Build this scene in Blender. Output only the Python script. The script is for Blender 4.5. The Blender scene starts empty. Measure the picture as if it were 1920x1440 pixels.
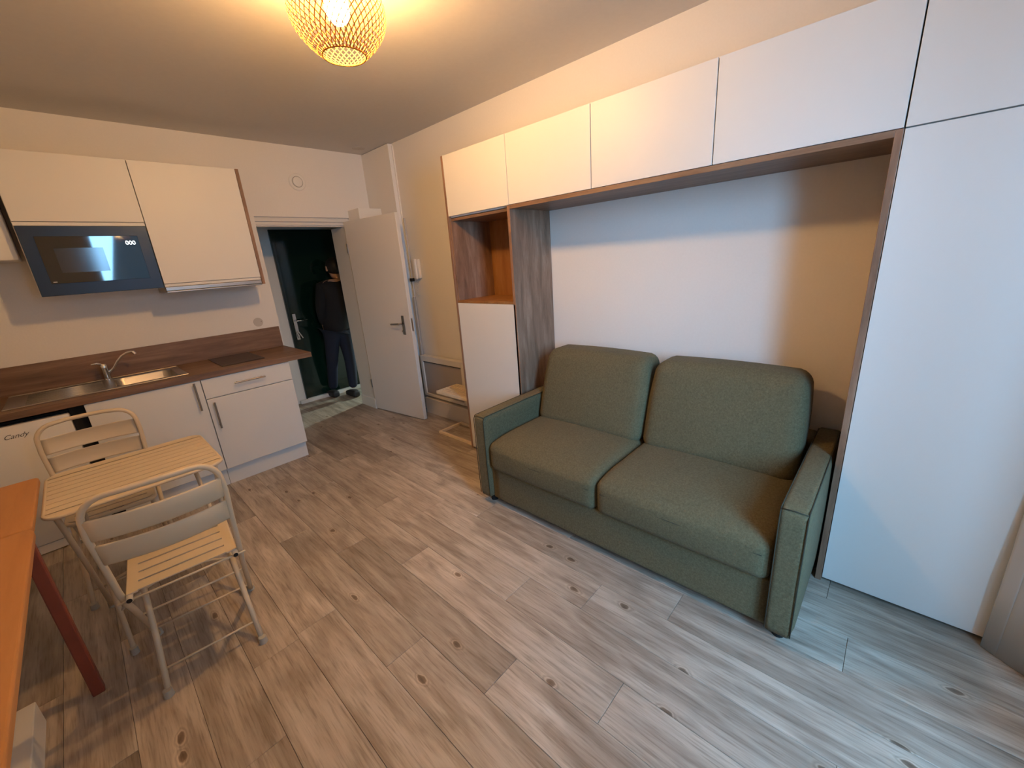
import bpy, bmesh, math, random
from mathutils import Vector, Matrix
R = math.radians
rnd = random.Random(7)
SC = bpy.context.scene
COL = SC.collection
MEM = {}

# ------------------------------------------------------------------ camera
CAM = (-2.3801, -4.0902, 1.4847)
yaw, pit, rol, FPX = -0.8017, -0.2977, -0.074, 764.67
fw = Vector((-math.sin(yaw)*math.cos(pit), math.cos(yaw)*math.cos(pit), math.sin(pit)))
rt = Vector((math.cos(yaw), math.sin(yaw), 0)); up = rt.cross(fw)
r2 = rt*math.cos(rol) + up*math.sin(rol); u2 = up*math.cos(rol) - rt*math.sin(rol)
cd = bpy.data.cameras.new('camera'); cam = bpy.data.objects.new('camera', cd); COL.objects.link(cam)
cam.matrix_world = Matrix(((r2.x, u2.x, -fw.x, CAM[0]), (r2.y, u2.y, -fw.y, CAM[1]), (r2.z, u2.z, -fw.z, CAM[2]), (0, 0, 0, 1)))
cd.sensor_fit = 'HORIZONTAL'; cd.sensor_width = 36; cd.lens = FPX/1920*36; cd.clip_start = 0.02
SC.camera = cam
# ------------------------------------------------------------------ world, daylight, exposure
w = bpy.data.worlds.new('world'); SC.world = w; w.use_nodes = True
w.node_tree.nodes['Background'].inputs[0].default_value = (0.42, 0.70, 1.0, 1)
w.node_tree.nodes['Background'].inputs[1].default_value = 0.75
def area(name, loc, target, sx, sy, power, col, spread=180):
    l = bpy.data.lights.new(name, 'AREA'); l.shape = 'RECTANGLE'; l.size = sx; l.size_y = sy
    l.energy = power; l.color = col; l.spread = R(spread)
    o = bpy.data.objects.new(name, l); COL.objects.link(o); o.location = loc
    o.rotation_euler = (Vector(target)-Vector(loc)).to_track_quat('-Z', 'Y').to_euler(); return o
BULB = 670.0            # strength of the glowing bulb
DAY = 62.0             # daylight outside the balcony window
HALL = 3.0
area('daylight', (-2.05, -5.60, 1.75), (-1.15, -4.0, 0.85), 0.65, 1.6, DAY, (0.26, 0.60, 1.0), 130)
area('stairwell_light', (1.10, 0.66, 0.75), (-0.7, 0.30, 0.0), 0.08, 0.20, HALL, (0.80, 1.0, 0.93), 70)
SC.view_settings.view_transform = 'Standard'; SC.view_settings.look = 'None'
SC.view_settings.exposure = 0.30; SC.view_settings.gamma = 1.0; SC.view_settings.use_curve_mapping = False

# ------------------------------------------------------------------ materials
def newmat(name):
    m = bpy.data.materials.new(name); m.use_nodes = True
    return m, m.node_tree, m.node_tree.nodes['Principled BSDF']
def plain(name, col, rough=0.5, metal=0.0, bump=0.0, scale=60, var=0.0, spec=0.5, coat=0.0):
    m, nt, b = newmat(name)
    b.inputs['Base Color'].default_value = (*col, 1); b.inputs['Roughness'].default_value = rough
    b.inputs['Metallic'].default_value = metal; b.inputs['Specular IOR Level'].default_value = spec
    b.inputs['Coat Weight'].default_value = coat
    if bump or var:
        tc = nt.nodes.new('ShaderNodeTexCoord'); n = nt.nodes.new('ShaderNodeTexNoise')
        n.inputs['Scale'].default_value = scale; n.inputs['Detail'].default_value = 4
        nt.links.new(tc.outputs['Object'], n.inputs['Vector'])
        if bump:
            bp = nt.nodes.new('ShaderNodeBump'); bp.inputs['Strength'].default_value = bump; bp.inputs['Distance'].default_value = 0.002
            nt.links.new(n.outputs['Fac'], bp.inputs['Height']); nt.links.new(bp.outputs['Normal'], b.inputs['Normal'])
        if var:
            r = nt.nodes.new('ShaderNodeValToRGB')
            r.color_ramp.elements[0].position = 0.3; r.color_ramp.elements[1].position = 0.7
            r.color_ramp.elements[0].color = (*[c*(1-var) for c in col], 1); r.color_ramp.elements[1].color = (*[min(1, c*(1+var)) for c in col], 1)
            nt.links.new(n.outputs['Fac'], r.inputs['Fac']); nt.links.new(r.outputs['Color'], b.inputs['Base Color'])
    return m
def wood(name, dark, mid, light, axis='Y', rough=0.5, scale=1.0, stretch=14, planks=False, bump=0.15):
    m, nt, b = newmat(name); N = nt.nodes.new; L = nt.links.new
    tc = N('ShaderNodeTexCoord'); mp = N('ShaderNodeMapping')
    s = {'X': (1, stretch, stretch), 'Y': (stretch, 1, stretch), 'Z': (stretch, stretch, 1)}[axis]
    mp.inputs['Scale'].default_value = tuple(v*scale for v in s)
    vec = tc.outputs['Object']
    if planks:
        oi = N('ShaderNodeObjectInfo'); cmb = N('ShaderNodeCombineXYZ'); mu = N('ShaderNodeMath'); mu.operation = 'MULTIPLY'; mu.inputs[1].default_value = 37.0
        L(oi.outputs['Random'], mu.inputs[0]); L(mu.outputs[0], cmb.inputs[0]); L(mu.outputs[0], cmb.inputs[1]); L(mu.outputs[0], cmb.inputs[2])
        ad = N('ShaderNodeVectorMath'); ad.operation = 'ADD'; L(vec, ad.inputs[0]); L(cmb.outputs[0], ad.inputs[1]); vec = ad.outputs[0]
    L(vec, mp.inputs['Vector'])
    n = N('ShaderNodeTexNoise'); n.inputs['Scale'].default_value = 1.6; n.inputs['Detail'].default_value = 9; n.inputs['Roughness'].default_value = 0.68; n.inputs['Distortion'].default_value = 0.35
    L(mp.outputs[0], n.inputs['Vector'])
    r = N('ShaderNodeValToRGB'); e = r.color_ramp.elements
    e[0].position = 0.30; e[0].color = (*dark, 1); e[1].position = 0.72; e[1].color = (*light, 1)
    x = e.new(0.5); x.color = (*mid, 1); L(n.outputs['Fac'], r.inputs['Fac'])
    out = r.outputs['Color']
    if planks:
        # broad patches along the board
        mp2 = N('ShaderNodeMapping'); mp2.inputs['Scale'].default_value = (9, 1.9, 1); L(vec, mp2.inputs['Vector'])
        n2 = N('ShaderNodeTexNoise'); n2.inputs['Scale'].default_value = 1.3; n2.inputs['Detail'].default_value = 3; n2.inputs['Distortion'].default_value = 0.8; L(mp2.outputs[0], n2.inputs['Vector'])
        r2_ = N('ShaderNodeValToRGB'); r2_.color_ramp.elements[0].position = 0.36; r2_.color_ramp.elements[0].color = (0.78, 0.75, 0.73, 1)
        r2_.color_ramp.elements[1].position = 0.62; r2_.color_ramp.elements[1].color = (1.14, 1.14, 1.14, 1); L(n2.outputs['Fac'], r2_.inputs['Fac'])
        mx = N('ShaderNodeMix'); mx.data_type = 'RGBA'; mx.blend_type = 'MULTIPLY'; mx.inputs['Factor'].default_value = 1
        L(out, mx.inputs['A']); L(r2_.outputs['Color'], mx.inputs['B']); out = mx.outputs['Result']
        # fine dark pores
        mp4 = N('ShaderNodeMapping'); mp4.inputs['Scale'].default_value = (150, 9, 1); L(vec, mp4.inputs['Vector'])
        n4 = N('ShaderNodeTexNoise'); n4.inputs['Scale'].default_value = 1; n4.inputs['Detail'].default_value = 4; L(mp4.outputs[0], n4.inputs['Vector'])
        r4 = N('ShaderNodeValToRGB'); r4.color_ramp.elements[0].position = 0.30; r4.color_ramp.elements[0].color = (0.72, 0.70, 0.68, 1)
        r4.color_ramp.elements[1].position = 0.50; r4.color_ramp.elements[1].color = (1.03, 1.03, 1.03, 1); L(n4.outputs['Fac'], r4.inputs['Fac'])
        mx4 = N('ShaderNodeMix'); mx4.data_type = 'RGBA'; mx4.blend_type = 'MULTIPLY'; mx4.inputs['Factor'].default_value = 1
        L(out, mx4.inputs['A']); L(r4.outputs['Color'], mx4.inputs['B']); out = mx4.outputs['Result']
        # knots with pale rims
        mp3 = N('ShaderNodeMapping'); mp3.inputs['Scale'].default_value = (7.2, 3.4, 1); L(vec, mp3.inputs['Vector'])
        nd = N('ShaderNodeTexNoise'); nd.inputs['Scale'].default_value = 5.0; L(mp3.outputs[0], nd.inputs['Vector'])
        dv = N('ShaderNodeVectorMath'); dv.operation = 'SCALE'; dv.inputs['Scale'].default_value = 0.12; L(nd.outputs['Color'], dv.inputs[0])
        av = N('ShaderNodeVectorMath'); av.operation = 'ADD'; L(mp3.outputs[0], av.inputs[0]); L(dv.outputs[0], av.inputs[1])
        vo = N('ShaderNodeTexVoronoi'); vo.voronoi_dimensions = '2D'; vo.inputs['Scale'].default_value = 1.0; L(av.outputs[0], vo.inputs['Vector'])
        sp = N('ShaderNodeSeparateColor'); L(vo.outputs['Color'], sp.inputs[0])
        gt = N('ShaderNodeMath'); gt.operation = 'GREATER_THAN'; gt.inputs[1].default_value = 0.84; L(sp.outputs[0], gt.inputs[0])
        kr = N('ShaderNodeValToRGB'); ke = kr.color_ramp.elements
        ke[0].position = 0.0; ke[0].color = (0.34, 0.28, 0.24, 1); ke[1].position = 0.20; ke[1].color = (1, 1, 1, 1)
        q = ke.new(0.062); q.color = (0.50, 0.43, 0.38, 1); q = ke.new(0.085); q.color = (1.25, 1.22, 1.18, 1); q = ke.new(0.115); q.color = (0.86, 0.84, 0.82, 1); q = ke.new(0.15); q.color = (1.12, 1.12, 1.1, 1)
        L(vo.outputs['Distance'], kr.inputs['Fac'])
        mk = N('ShaderNodeMix'); mk.data_type = 'RGBA'; mk.blend_type = 'MULTIPLY'; L(gt.outputs[0], mk.inputs['Factor'])
        L(out, mk.inputs['A']); L(kr.outputs['Color'], mk.inputs['B']); out = mk.outputs['Result']
        # board to board tone
        hs = N('ShaderNodeHueSaturation'); mr = N('ShaderNodeMapRange'); mr.inputs['To Min'].default_value = 0.82; mr.inputs['To Max'].default_value = 1.12
        L(oi.outputs['Random'], mr.inputs['Value']); L(mr.outputs[0], hs.inputs['Value']); L(out, hs.inputs['Color']); out = hs.outputs['Color']
    L(out, b.inputs['Base Color']); b.inputs['Roughness'].default_value = rough
    bp = N('ShaderNodeBump'); bp.inputs['Strength'].default_value = bump; bp.inputs['Distance'].default_value = 0.002
    L(n.outputs['Fac'], bp.inputs['Height']); L(bp.outputs['Normal'], b.inputs['Normal'])
    return m
def emis(name, col, st):
    m, nt, b = newmat(name); b.inputs['Base Color'].default_value = (0, 0, 0, 1)
    b.inputs['Emission Color'].default_value = (*col, 1); b.inputs['Emission Strength'].default_value = st; return m
def translucent(name, col, tcol, fac):
    m = bpy.data.materials.new(name); m.use_nodes = True; nt = m.node_tree; nt.nodes.clear()
    o = nt.nodes.new('ShaderNodeOutputMaterial'); mx = nt.nodes.new('ShaderNodeMixShader'); mx.inputs[0].default_value = fac
    d = nt.nodes.new('ShaderNodeBsdfDiffuse'); d.inputs[0].default_value = (*col, 1)
    t = nt.nodes.new('ShaderNodeBsdfTranslucent'); t.inputs[0].default_value = (*tcol, 1)
    nt.links.new(d.outputs[0], mx.inputs[1]); nt.links.new(t.outputs[0], mx.inputs[2]); nt.links.new(mx.outputs[0], o.inputs[0]); return m
def clear_glass(name):
    m = bpy.data.materials.new(name); m.use_nodes = True; nt = m.node_tree; nt.nodes.clear()
    o = nt.nodes.new('ShaderNodeOutputMaterial'); mx = nt.nodes.new('ShaderNodeMixShader'); mx.inputs[0].default_value = 0.08
    t = nt.nodes.new('ShaderNodeBsdfTransparent'); g = nt.nodes.new('ShaderNodeBsdfGlossy'); g.inputs['Roughness'].default_value = 0.02
    nt.links.new(t.outputs[0], mx.inputs[1]); nt.links.new(g.outputs[0], mx.inputs[2]); nt.links.new(mx.outputs[0], o.inputs[0]); return m

M = {
 'wall': plain('wall_paint', (0.80, 0.77, 0.73), 0.85, bump=0.25, scale=90, var=0.012),
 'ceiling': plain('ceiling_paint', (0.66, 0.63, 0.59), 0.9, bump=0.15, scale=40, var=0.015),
 'lacquer': plain('white_lacquer', (0.74, 0.73, 0.70), 0.42, bump=0.04, scale=30, spec=0.35),
 'white': plain('white_plastic', (0.80, 0.78, 0.74), 0.4),
 'paintdoor': plain('white_door_paint', (0.72, 0.69, 0.65), 0.45, bump=0.10, scale=35),
 'skirting': plain('skirting_paint', (0.62, 0.57, 0.52), 0.5),
 'oak': wood('brown_oak_vertical', (0.15, 0.082, 0.050), (0.27, 0.155, 0.098), (0.42, 0.275, 0.190), 'Z', 0.45, 1.5, 7),
 'oak_h': wood('brown_oak_lengthwise', (0.11, 0.062, 0.035), (0.19, 0.108, 0.062), (0.28, 0.175, 0.108), 'X', 0.45, 1.1, 13),
 'oak_y': wood('brown_oak_along_wall', (0.12, 0.068, 0.042), (0.21, 0.122, 0.075), (0.31, 0.20, 0.13), 'Y', 0.45, 1.1, 13),
 'oak_orange': wood('amber_oak', (0.20, 0.085, 0.025), (0.30, 0.135, 0.040), (0.38, 0.19, 0.07), 'Z', 0.5, 1.5, 5),
 'plank': wood('grey_brown_floor_board', (0.29, 0.240, 0.190), (0.41, 0.350, 0.285), (0.52, 0.460, 0.390), 'Y', 0.42, 1.0, 20, planks=True, bump=0.25),
 'underlay': plain('dark_underlay', (0.06, 0.045, 0.035), 0.9),
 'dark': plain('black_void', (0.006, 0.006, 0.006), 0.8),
 'blackglass': plain('black_glass', (0.004, 0.004, 0.005), 0.04, spec=0.8, coat=0.5),
 'mwframe': plain('dark_blue_satin_steel', (0.028, 0.040, 0.056), 0.34, metal=0.6),
 'mwwindow': plain('smoked_mesh_glass', (0.03, 0.03, 0.032), 0.10, spec=0.8),
 'hob': plain('brown_black_hob_glass', (0.035, 0.022, 0.018), 0.22),
 'steel': plain('brushed_steel', (0.42, 0.40, 0.38), 0.36, metal=1.0, bump=0.05, scale=120),
 'handle': plain('satin_handle_steel', (0.36, 0.33, 0.30), 0.35, metal=1.0),
 'chrome': plain('chrome', (0.80, 0.80, 0.80), 0.10, metal=1.0),
 'cream': plain('cream_powder_coat', (0.66, 0.55, 0.39), 0.42, bump=0.05, scale=200),
 'blackhole': plain('dark_tube_mouth', (0.01, 0.01, 0.01), 0.7),
 'rubber': plain('grey_rubber_foot', (0.45, 0.42, 0.36), 0.6),
 'orange': wood('orange_varnished_wood', (0.42, 0.18, 0.055), (0.50, 0.225, 0.072), (0.57, 0.27, 0.095), 'Y', 0.5, 0.7, 8, bump=0.05),
 'redwood': plain('reddish_varnished_wood', (0.24, 0.055, 0.030), 0.45, var=0.1, scale=12),
 'paleply': plain('pale_beech', (0.80, 0.66, 0.48), 0.5, var=0.05, scale=25),
 'radiator': plain('radiator_enamel', (0.70, 0.66, 0.60), 0.35),
 'radpanel': plain('radiator_grey_panel', (0.38, 0.34, 0.31), 0.45),
 'green': plain('dark_green_gloss', (0.003, 0.014, 0.009), 0.12, coat=0.2),
 'greenframe': plain('dark_green_edge', (0.006, 0.018, 0.013), 0.25),
 'rose': plain('lamp_white_enamel', (0.85, 0.82, 0.75), 0.4),
 'bamboo': translucent('bamboo_strip', (0.36, 0.15, 0.03), (0.80, 0.34, 0.06), 0.004),
 'bulb': emis('warm_bulb', (1.0, 0.56, 0.20), BULB),
 'curtain': translucent('white_voile', (0.62, 0.60, 0.57), (0.6, 0.6, 0.6), 0.18),
 'glass': clear_glass('window_glass'),
 'digit': emis('lit_digits', (0.9, 0.97, 1.0), 3.0),
 'ink': plain('dark_print', (0.10, 0.09, 0.08), 0.5),
 'grey': plain('grey_plastic', (0.38, 0.36, 0.33), 0.5),
 'jacket': plain('black_jacket', (0.006, 0.006, 0.008), 0.9, bump=0.4, scale=60),
 'jeans': plain('dark_denim', (0.007, 0.011, 0.028), 0.9, bump=0.3, scale=90),
 'skin': plain('skin', (0.45, 0.28, 0.20), 0.6), 'hair': plain('black_hair', (0.008, 0.006, 0.005), 0.6),
 'shoe': plain('dark_shoe', (0.02, 0.018, 0.02), 0.6),
 'cover': plain('tape_cover_plate', (0.55, 0.51, 0.46), 0.6),
}
# sofa cloth: speckled olive weave
def fabric():
    m, nt, b = newmat('olive_green_weave'); N = nt.nodes.new; L = nt.links.new
    tc = N('ShaderNodeTexCoord'); n = N('ShaderNodeTexNoise'); n.inputs['Scale'].default_value = 260; n.inputs['Detail'].default_value = 3; L(tc.outputs['Object'], n.inputs['Vector'])
    n2 = N('ShaderNodeTexNoise'); n2.inputs['Scale'].default_value = 110; n2.inputs['Detail'].default_value = 3; L(tc.outputs['Object'], n2.inputs['Vector'])
    ad = N('ShaderNodeMath'); ad.operation = 'ADD'; L(n.outputs['Fac'], ad.inputs[0]); L(n2.outputs['Fac'], ad.inputs[1])
    r = N('ShaderNodeValToRGB'); e = r.color_ramp.elements; e[0].position = 0.34; e[0].color = (0.090, 0.078, 0.040, 1); e[1].position = 0.68; e[1].color = (0.155, 0.134, 0.076, 1)
    hv = N('ShaderNodeMath'); hv.operation = 'MULTIPLY'; hv.inputs[1].default_value = 0.5; L(ad.outputs[0], hv.inputs[0]); L(hv.outputs[0], r.inputs['Fac'])
    L(r.outputs['Color'], b.inputs['Base Color']); b.inputs['Roughness'].default_value = 0.9; b.inputs['Specular IOR Level'].default_value = 0.2
    b.inputs['Sheen Weight'].default_value = 0.04; b.inputs['Sheen Roughness'].default_value = 0.5
    bp = N('ShaderNodeBump'); bp.inputs['Strength'].default_value = 0.45; bp.inputs['Distance'].default_value = 0.002; L(n.outputs['Fac'], bp.inputs['Height']); L(bp.outputs['Normal'], b.inputs['Normal'])
    return m
M['cloth'] = fabric()
M['piping'] = plain('dark_olive_piping', (0.035, 0.034, 0.020), 0.9)

# ------------------------------------------------------------------ mesh helpers
class MB:
    def __init__(s): s.b = bmesh.new()
    def box(s, lo, hi, bev=0.0, seg=2, mat=None):
        lo = [min(a, b) for a, b in zip(lo, hi)] if False else lo
        x0, x1 = sorted((lo[0], hi[0])); y0, y1 = sorted((lo[1], hi[1])); z0, z1 = sorted((lo[2], hi[2]))
        T = Matrix.Translation(((x0+x1)/2, (y0+y1)/2, (z0+z1)/2)) @ Matrix.Diagonal((x1-x0, y1-y0, z1-z0, 1))
        if mat is not None: T = mat @ T
        g = bmesh.ops.create_cube(s.b, size=1, matrix=T)
        if bev:
            es = list({e for v in g['verts'] for e in v.link_edges})
            bmesh.ops.bevel(s.b, geom=es, offset=bev, segments=seg, profile=0.5, affect='EDGES')
        return s
    def tube(s, pts, r, n=10, caps=True, closed=False):
        pts = [Vector(p) for p in pts]; rs = r if isinstance(r, (list, tuple)) else [r]*len(pts)
        rings = []; N = len(pts); prev = None
        for i, p in enumerate(pts):
            if closed: d = pts[(i+1) % N]-pts[i-1]
            else: d = pts[min(i+1, N-1)]-pts[max(i-1, 0)]
            d.normalize()
            if prev is None:
                a = Vector((0, 0, 1)) if abs(d.z) < 0.9 else Vector((1, 0, 0)); u = d.cross(a).normalized()
            else:
                u = (prev - d*prev.dot(d)).normalized()
            prev = u; v = d.cross(u)
            rings.append([s.b.verts.new(p+(u*math.cos(2*math.pi*k/n)+v*math.sin(2*math.pi*k/n))*rs[i]) for k in range(n)])
        m = N if closed else N-1
        for i in range(m):
            A, B = rings[i], rings[(i+1) % N]
            for k in range(n): s.b.faces.new((A[k], A[(k+1) % n], B[(k+1) % n], B[k]))
        if caps and not closed:
            s.b.faces.new(rings[0][::-1]); s.b.faces.new(rings[-1])
        return s
    def lathe(s, prof, c=(0, 0, 0), n=32, axis='Z'):
        rings = []
        for r, z in prof:
            ring = []
            for k in range(n):
                a = 2*math.pi*k/n; x, y = r*math.cos(a), r*math.sin(a)
                p = (x, y, z) if axis == 'Z' else ((z, x, y) if axis == 'X' else (x, z, y))
                ring.append(s.b.verts.new(Vector(p)+Vector(c)))
            rings.append(ring)
        for A, B in zip(rings, rings[1:]):
            for k in range(n): s.b.faces.new((A[k], A[(k+1) % n], B[(k+1) % n], B[k]))
        if prof[0][0] > 1e-6: s.b.faces.new(rings[0][::-1])
        if prof[-1][0] > 1e-6: s.b.faces.new(rings[-1])
        return s
    def pillow(s, lo, hi, r, crown=(0, 0, 0), n=22, tf=None):
        c = (Vector(lo)+Vector(hi))/2; h = (Vector(hi)-Vector(lo))/2
        g = bmesh.ops.create_cube(s.b, size=2)
        bmesh.ops.subdivide_edges(s.b, edges=list({e for v in g['verts'] for e in v.link_edges}), cuts=n, use_grid_fill=True)
        vs = [v for v in s.b.verts if not v.tag]
        for v in vs:
            v.tag = True
            q = v.co.copy()
            p = Vector((q.x*h.x, q.y*h.y, q.z*h.z))
            inn = Vector([max(-h[i]+r, min(h[i]-r, p[i])) for i in range(3)])
            d = p-inn
            if d.length > 1e-9: p = inn+d.normalized()*r if d.length > r or sum(abs(x) > 1e-9 for x in d) > 1 else inn+d
            for i in range(3):
                j, k = (i+1) % 3, (i+2) % 3
                p[i] += crown[i]*q[i]*(1-q[j]**2)*(1-q[k]**2)
            p += c
            v.co = tf(p) if tf else p
        return s
    def done(s, name, mat, parent=None, smooth=False, loc=None, rz=0, kind=None, label=None):
        bmesh.ops.remove_doubles(s.b, verts=s.b.verts, dist=1e-6)
        bmesh.ops.recalc_face_normals(s.b, faces=s.b.faces)
        me = bpy.data.meshes.new(name); s.b.to_mesh(me); s.b.free()
        if smooth:
            for p in me.polygons: p.use_smooth = True
            if smooth != 'all': me.set_sharp_from_angle(angle=R(40))
        me.materials.append(M[mat])
        o = bpy.data.objects.new(name, me); COL.objects.link(o)
        if parent is not None: o.parent = parent
        if loc is not None: o.location = loc
        o.rotation_euler = (0, 0, rz)
        if kind: o['kind'] = kind
        if label: o['label'] = label
        return o
def base(o, loc):
    """move a top-level mesh's origin to loc without moving the mesh"""
    o.data.transform(Matrix.Translation(-Vector(loc))); o.location = loc; return o
def thing(name, label, cat, loc=(0, 0, 0), rz=0, group=None):
    o = bpy.data.objects.new(name, None); COL.objects.link(o); o.empty_display_size = 0.05
    o.location = loc; o.rotation_euler = (0, 0, rz); o['label'] = label; o['category'] = cat
    if group: o['group'] = group
    return o
def tag(o, label, cat, group=None):
    o['label'] = label; o['category'] = cat
    if group: o['group'] = group
    return o
def off(t):   # world -> local offset of an unrotated thing
    l = t.location; return lambda p: (p[0]-l.x, p[1]-l.y, p[2]-l.z)
def wbox(t, name, mat, lo, hi, bev=0.0015, label=None, parent=None, smooth=False):
    f = off(t); return MB().box(f(lo), f(hi), bev).done(name, mat, parent or t, smooth, label=label)
def struct(o): o['kind'] = 'structure'; return o
def text_mesh(name, txt, size, mat, mtx, parent, shear=0.0, depth=0.0004):
    c = bpy.data.curves.new(name, 'FONT'); c.body = txt; c.size = size; c.shear = shear; c.extrude = depth; c.align_x = 'LEFT'
    to = bpy.data.objects.new(name, c); COL.objects.link(to); bpy.context.view_layer.update()
    me = bpy.data.meshes.new_from_object(to.evaluated_get(bpy.context.evaluated_depsgraph_get()))
    bpy.data.objects.remove(to); me.transform(mtx); me.materials.clear(); me.materials.append(M[mat])
    o = bpy.data.objects.new(name, me); COL.objects.link(o); o.parent = parent; return o

H = 2.5595; XL = -3.15; YB = -4.78; D = 0.4004; WT = 0.30
# ================================================================== ROOM SHELL
OX0, OX1, OZ = -1.126, -0.345, 1.90      # clear doorway
FZ = 1.978; FX1 = -0.285                 # outer edge of the door frame
m = MB(); m.box((XL-0.15, 0, -0.1), (OX0, WT, H+0.1)); m.box((FX1, 0, -0.1), (1.5, WT, H+0.1)); m.box((OX0, 0, FZ), (FX1, WT, H+0.1))
struct(m.done('wall_far', 'wall'))
m = MB(); m.box((0, YB-0.2, -0.1), (0.15, 0, H+0.1)); struct(m.done('wall_right', 'wall'))
m = MB(); m.box((XL-0.15, YB-0.2, -0.1), (XL, 0, H+0.1)); struct(m.done('wall_left', 'wall'))
WX0, WX1, WZ0, WZ1 = -2.00, -0.80, 0.10, 2.25
m = MB(); m.box((XL, YB-0.2, -0.1), (WX0, YB, H+0.1)); m.box((WX1, YB-0.2, -0.1), (0, YB, H+0.1)); m.box((WX0, YB-0.2, WZ1), (WX1, YB, H+0.1)); m.box((WX0, YB-0.2, -0.1), (WX1, YB, WZ0))
struct(m.done('wall_near', 'wall'))
m = MB(); m.box((XL-0.15, YB-0.2, H), (1.5, 1.3, H+0.1)); struct(m.done('ceiling', 'ceiling'))
# entrance lobby behind the doorway
m = MB(); m.box((-1.5, 1.0, -0.1), (-0.720, 1.12, H)); m.box((-0.720, 1.0, 1.965), (0.20, 1.12, H)); m.box((0.20, 1.0, -0.1), (1.5, 1.12, H)); struct(m.done('wall_entrance_far', 'wall'))
m = MB(); m.box((-1.6, WT, -0.1), (-1.5, 1.0, H)); struct(m.done('wall_entrance_left', 'wall'))
m = MB(); m.box((1.4, WT, -0.1), (1.5, 1.0, H)); struct(m.done('wall_entrance_right', 'wall'))
# pipe casing in the corner
m = MB(); m.box((-0.045, -0.49, 0), (0.0, 0.0, H-0.004)); m.box((-0.010, -0.505, 0), (0.0, -0.49, H-0.02)); struct(m.done('wall_pipe_casing', 'wall'))
# floor: dark underlay and single boards
fl = struct(MB().box((XL-0.1, YB-0.2, -0.10), (1.5, 1.3, -0.006)).done('floor', 'underlay'))
PW, PL = 0.1757, 1.18
joints = {-1.03: -2.09, -1.2057: -1.80, -1.3814: -2.39, -1.5571: -2.03, -1.7328: -2.84, -1.9085: -2.40, -0.8543: -1.22}
k0 = -1.03
def plank_mesh(wd, ln):
    key = (round(wd, 3), round(ln, 3))
    if key in MEM: return MEM[key]
    g = 0.0006; c = 0.0011; z0, z1 = -0.006, 0.0; b = bmesh.new()
    lo = [b.verts.new((x, y, z0)) for x, y in ((g, g), (wd-g, g), (wd-g, ln-g), (g, ln-g))]
    md = [b.verts.new((x, y, z1-0.0008)) for x, y in ((g, g), (wd-g, g), (wd-g, ln-g), (g, ln-g))]
    tp = [b.verts.new((x, y, z1)) for x, y in ((g+c, g+c), (wd-g-c, g+c), (wd-g-c, ln-g-c), (g+c, ln-g-c))]
    b.faces.new(lo[::-1]); b.faces.new(tp)
    for A, B in ((lo, md), (md, tp)):
        for i in range(4): b.faces.new((A[i], A[(i+1) % 4], B[(i+1) % 4], B[i]))
    me = bpy.data.meshes.new('floor_board'); b.to_mesh(me); b.free(); me.materials.append(M['plank']); MEM[key] = me; return me
for i in range(-12, 14):
    xr = k0 + PW*i; xl = xr-PW
    if xr <= XL: continue
    y_end = 0.0
    if xl < OX1+0.1 and xr > OX0-0.1 or xl > -0.4: y_end = 0.995
    if xl >= 0.0: y_end = 0.995
    y_start = YB if xl < -0.02 else WT
    X0 = max(xl, XL+0.001); X1 = min(xr, 1.40)
    if X1-X0 < 0.01: continue
    j = None
    for kx, ky in joints.items():
        if abs(kx-xr) < 0.01: j = ky
    if j is None: j = -rnd.uniform(0, PL)
    y = j - PL*math.ceil((j-y_start)/PL)
    while y < y_end-0.01:
        a, b_ = max(y, y_start+0.001), min(y+PL, y_end)
        if b_-a > 0.02:
            o = bpy.data.objects.new('floor_board', plank_mesh(X1-X0, b_-a)); COL.objects.link(o); o.parent = fl; o.location = (X0, a, 0)
        y += PL
# door frame + skirting + plates
m = MB(); m.box((OX0, 0.022, OZ), (FX1, 0.10, FZ)); m.box((OX0, 0.008, OZ+0.012), (FX1, 0.022, OZ+0.030)); m.box((OX0, 0.004, OZ+0.040), (FX1, 0.022, FZ-0.014))
m.box((OX1, 0.010, 0), (FX1, WT, OZ)); struct(m.done('trim_1', 'paintdoor'))
m = MB(); m.box((OX1-0.013, 0.0, 0), (OX1, WT, 0.11)); m.box((OX1-0.013, -0.013, 0), (-0.15, 0.0, 0.11)); struct(m.done('baseboard_far', 'white'))
m = MB(); m.box((-0.10, -1.64, 0.0), (0, -0.60, 0.165), 0.003); struct(m.done('baseboard_right', 'skirting'))
m = MB(); m.box((XL, YB, 0), (XL+0.014, -0.62, 0.09)); struct(m.done('baseboard_left', 'white'))
m = MB(); m.box((-2.95, -3.25, 0.0), (-2.829, -2.05, 0.10), 0.003); struct(m.done('trim_2', 'white'))
# window (balcony window behind the camera)
win = MB(); F = 0.055; yy0, yy1 = YB-0.14, YB-0.08; MX = -1.14
for lo, hi in (((WX0, yy0, WZ0), (WX0+F, yy1, WZ1)), ((WX1-F, yy0, WZ0), (WX1, yy1, WZ1)), ((WX0, yy0, WZ1-F), (WX1, yy1, WZ1)), ((WX0, yy0, WZ0), (WX1, yy1, WZ0+F)), ((MX-0.085, yy0, WZ0), (MX+0.085, yy1, WZ1))):
    win.box(lo, hi)
wo = struct(win.done('window_1', 'white'))
for a, b_ in ((WX0+F, MX-0.085), (MX+0.085, WX1-F)):
    MB().box((a, YB-0.112, WZ0+F), (b_, YB-0.108, WZ1-F)).done('pane', 'glass', wo)
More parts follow.
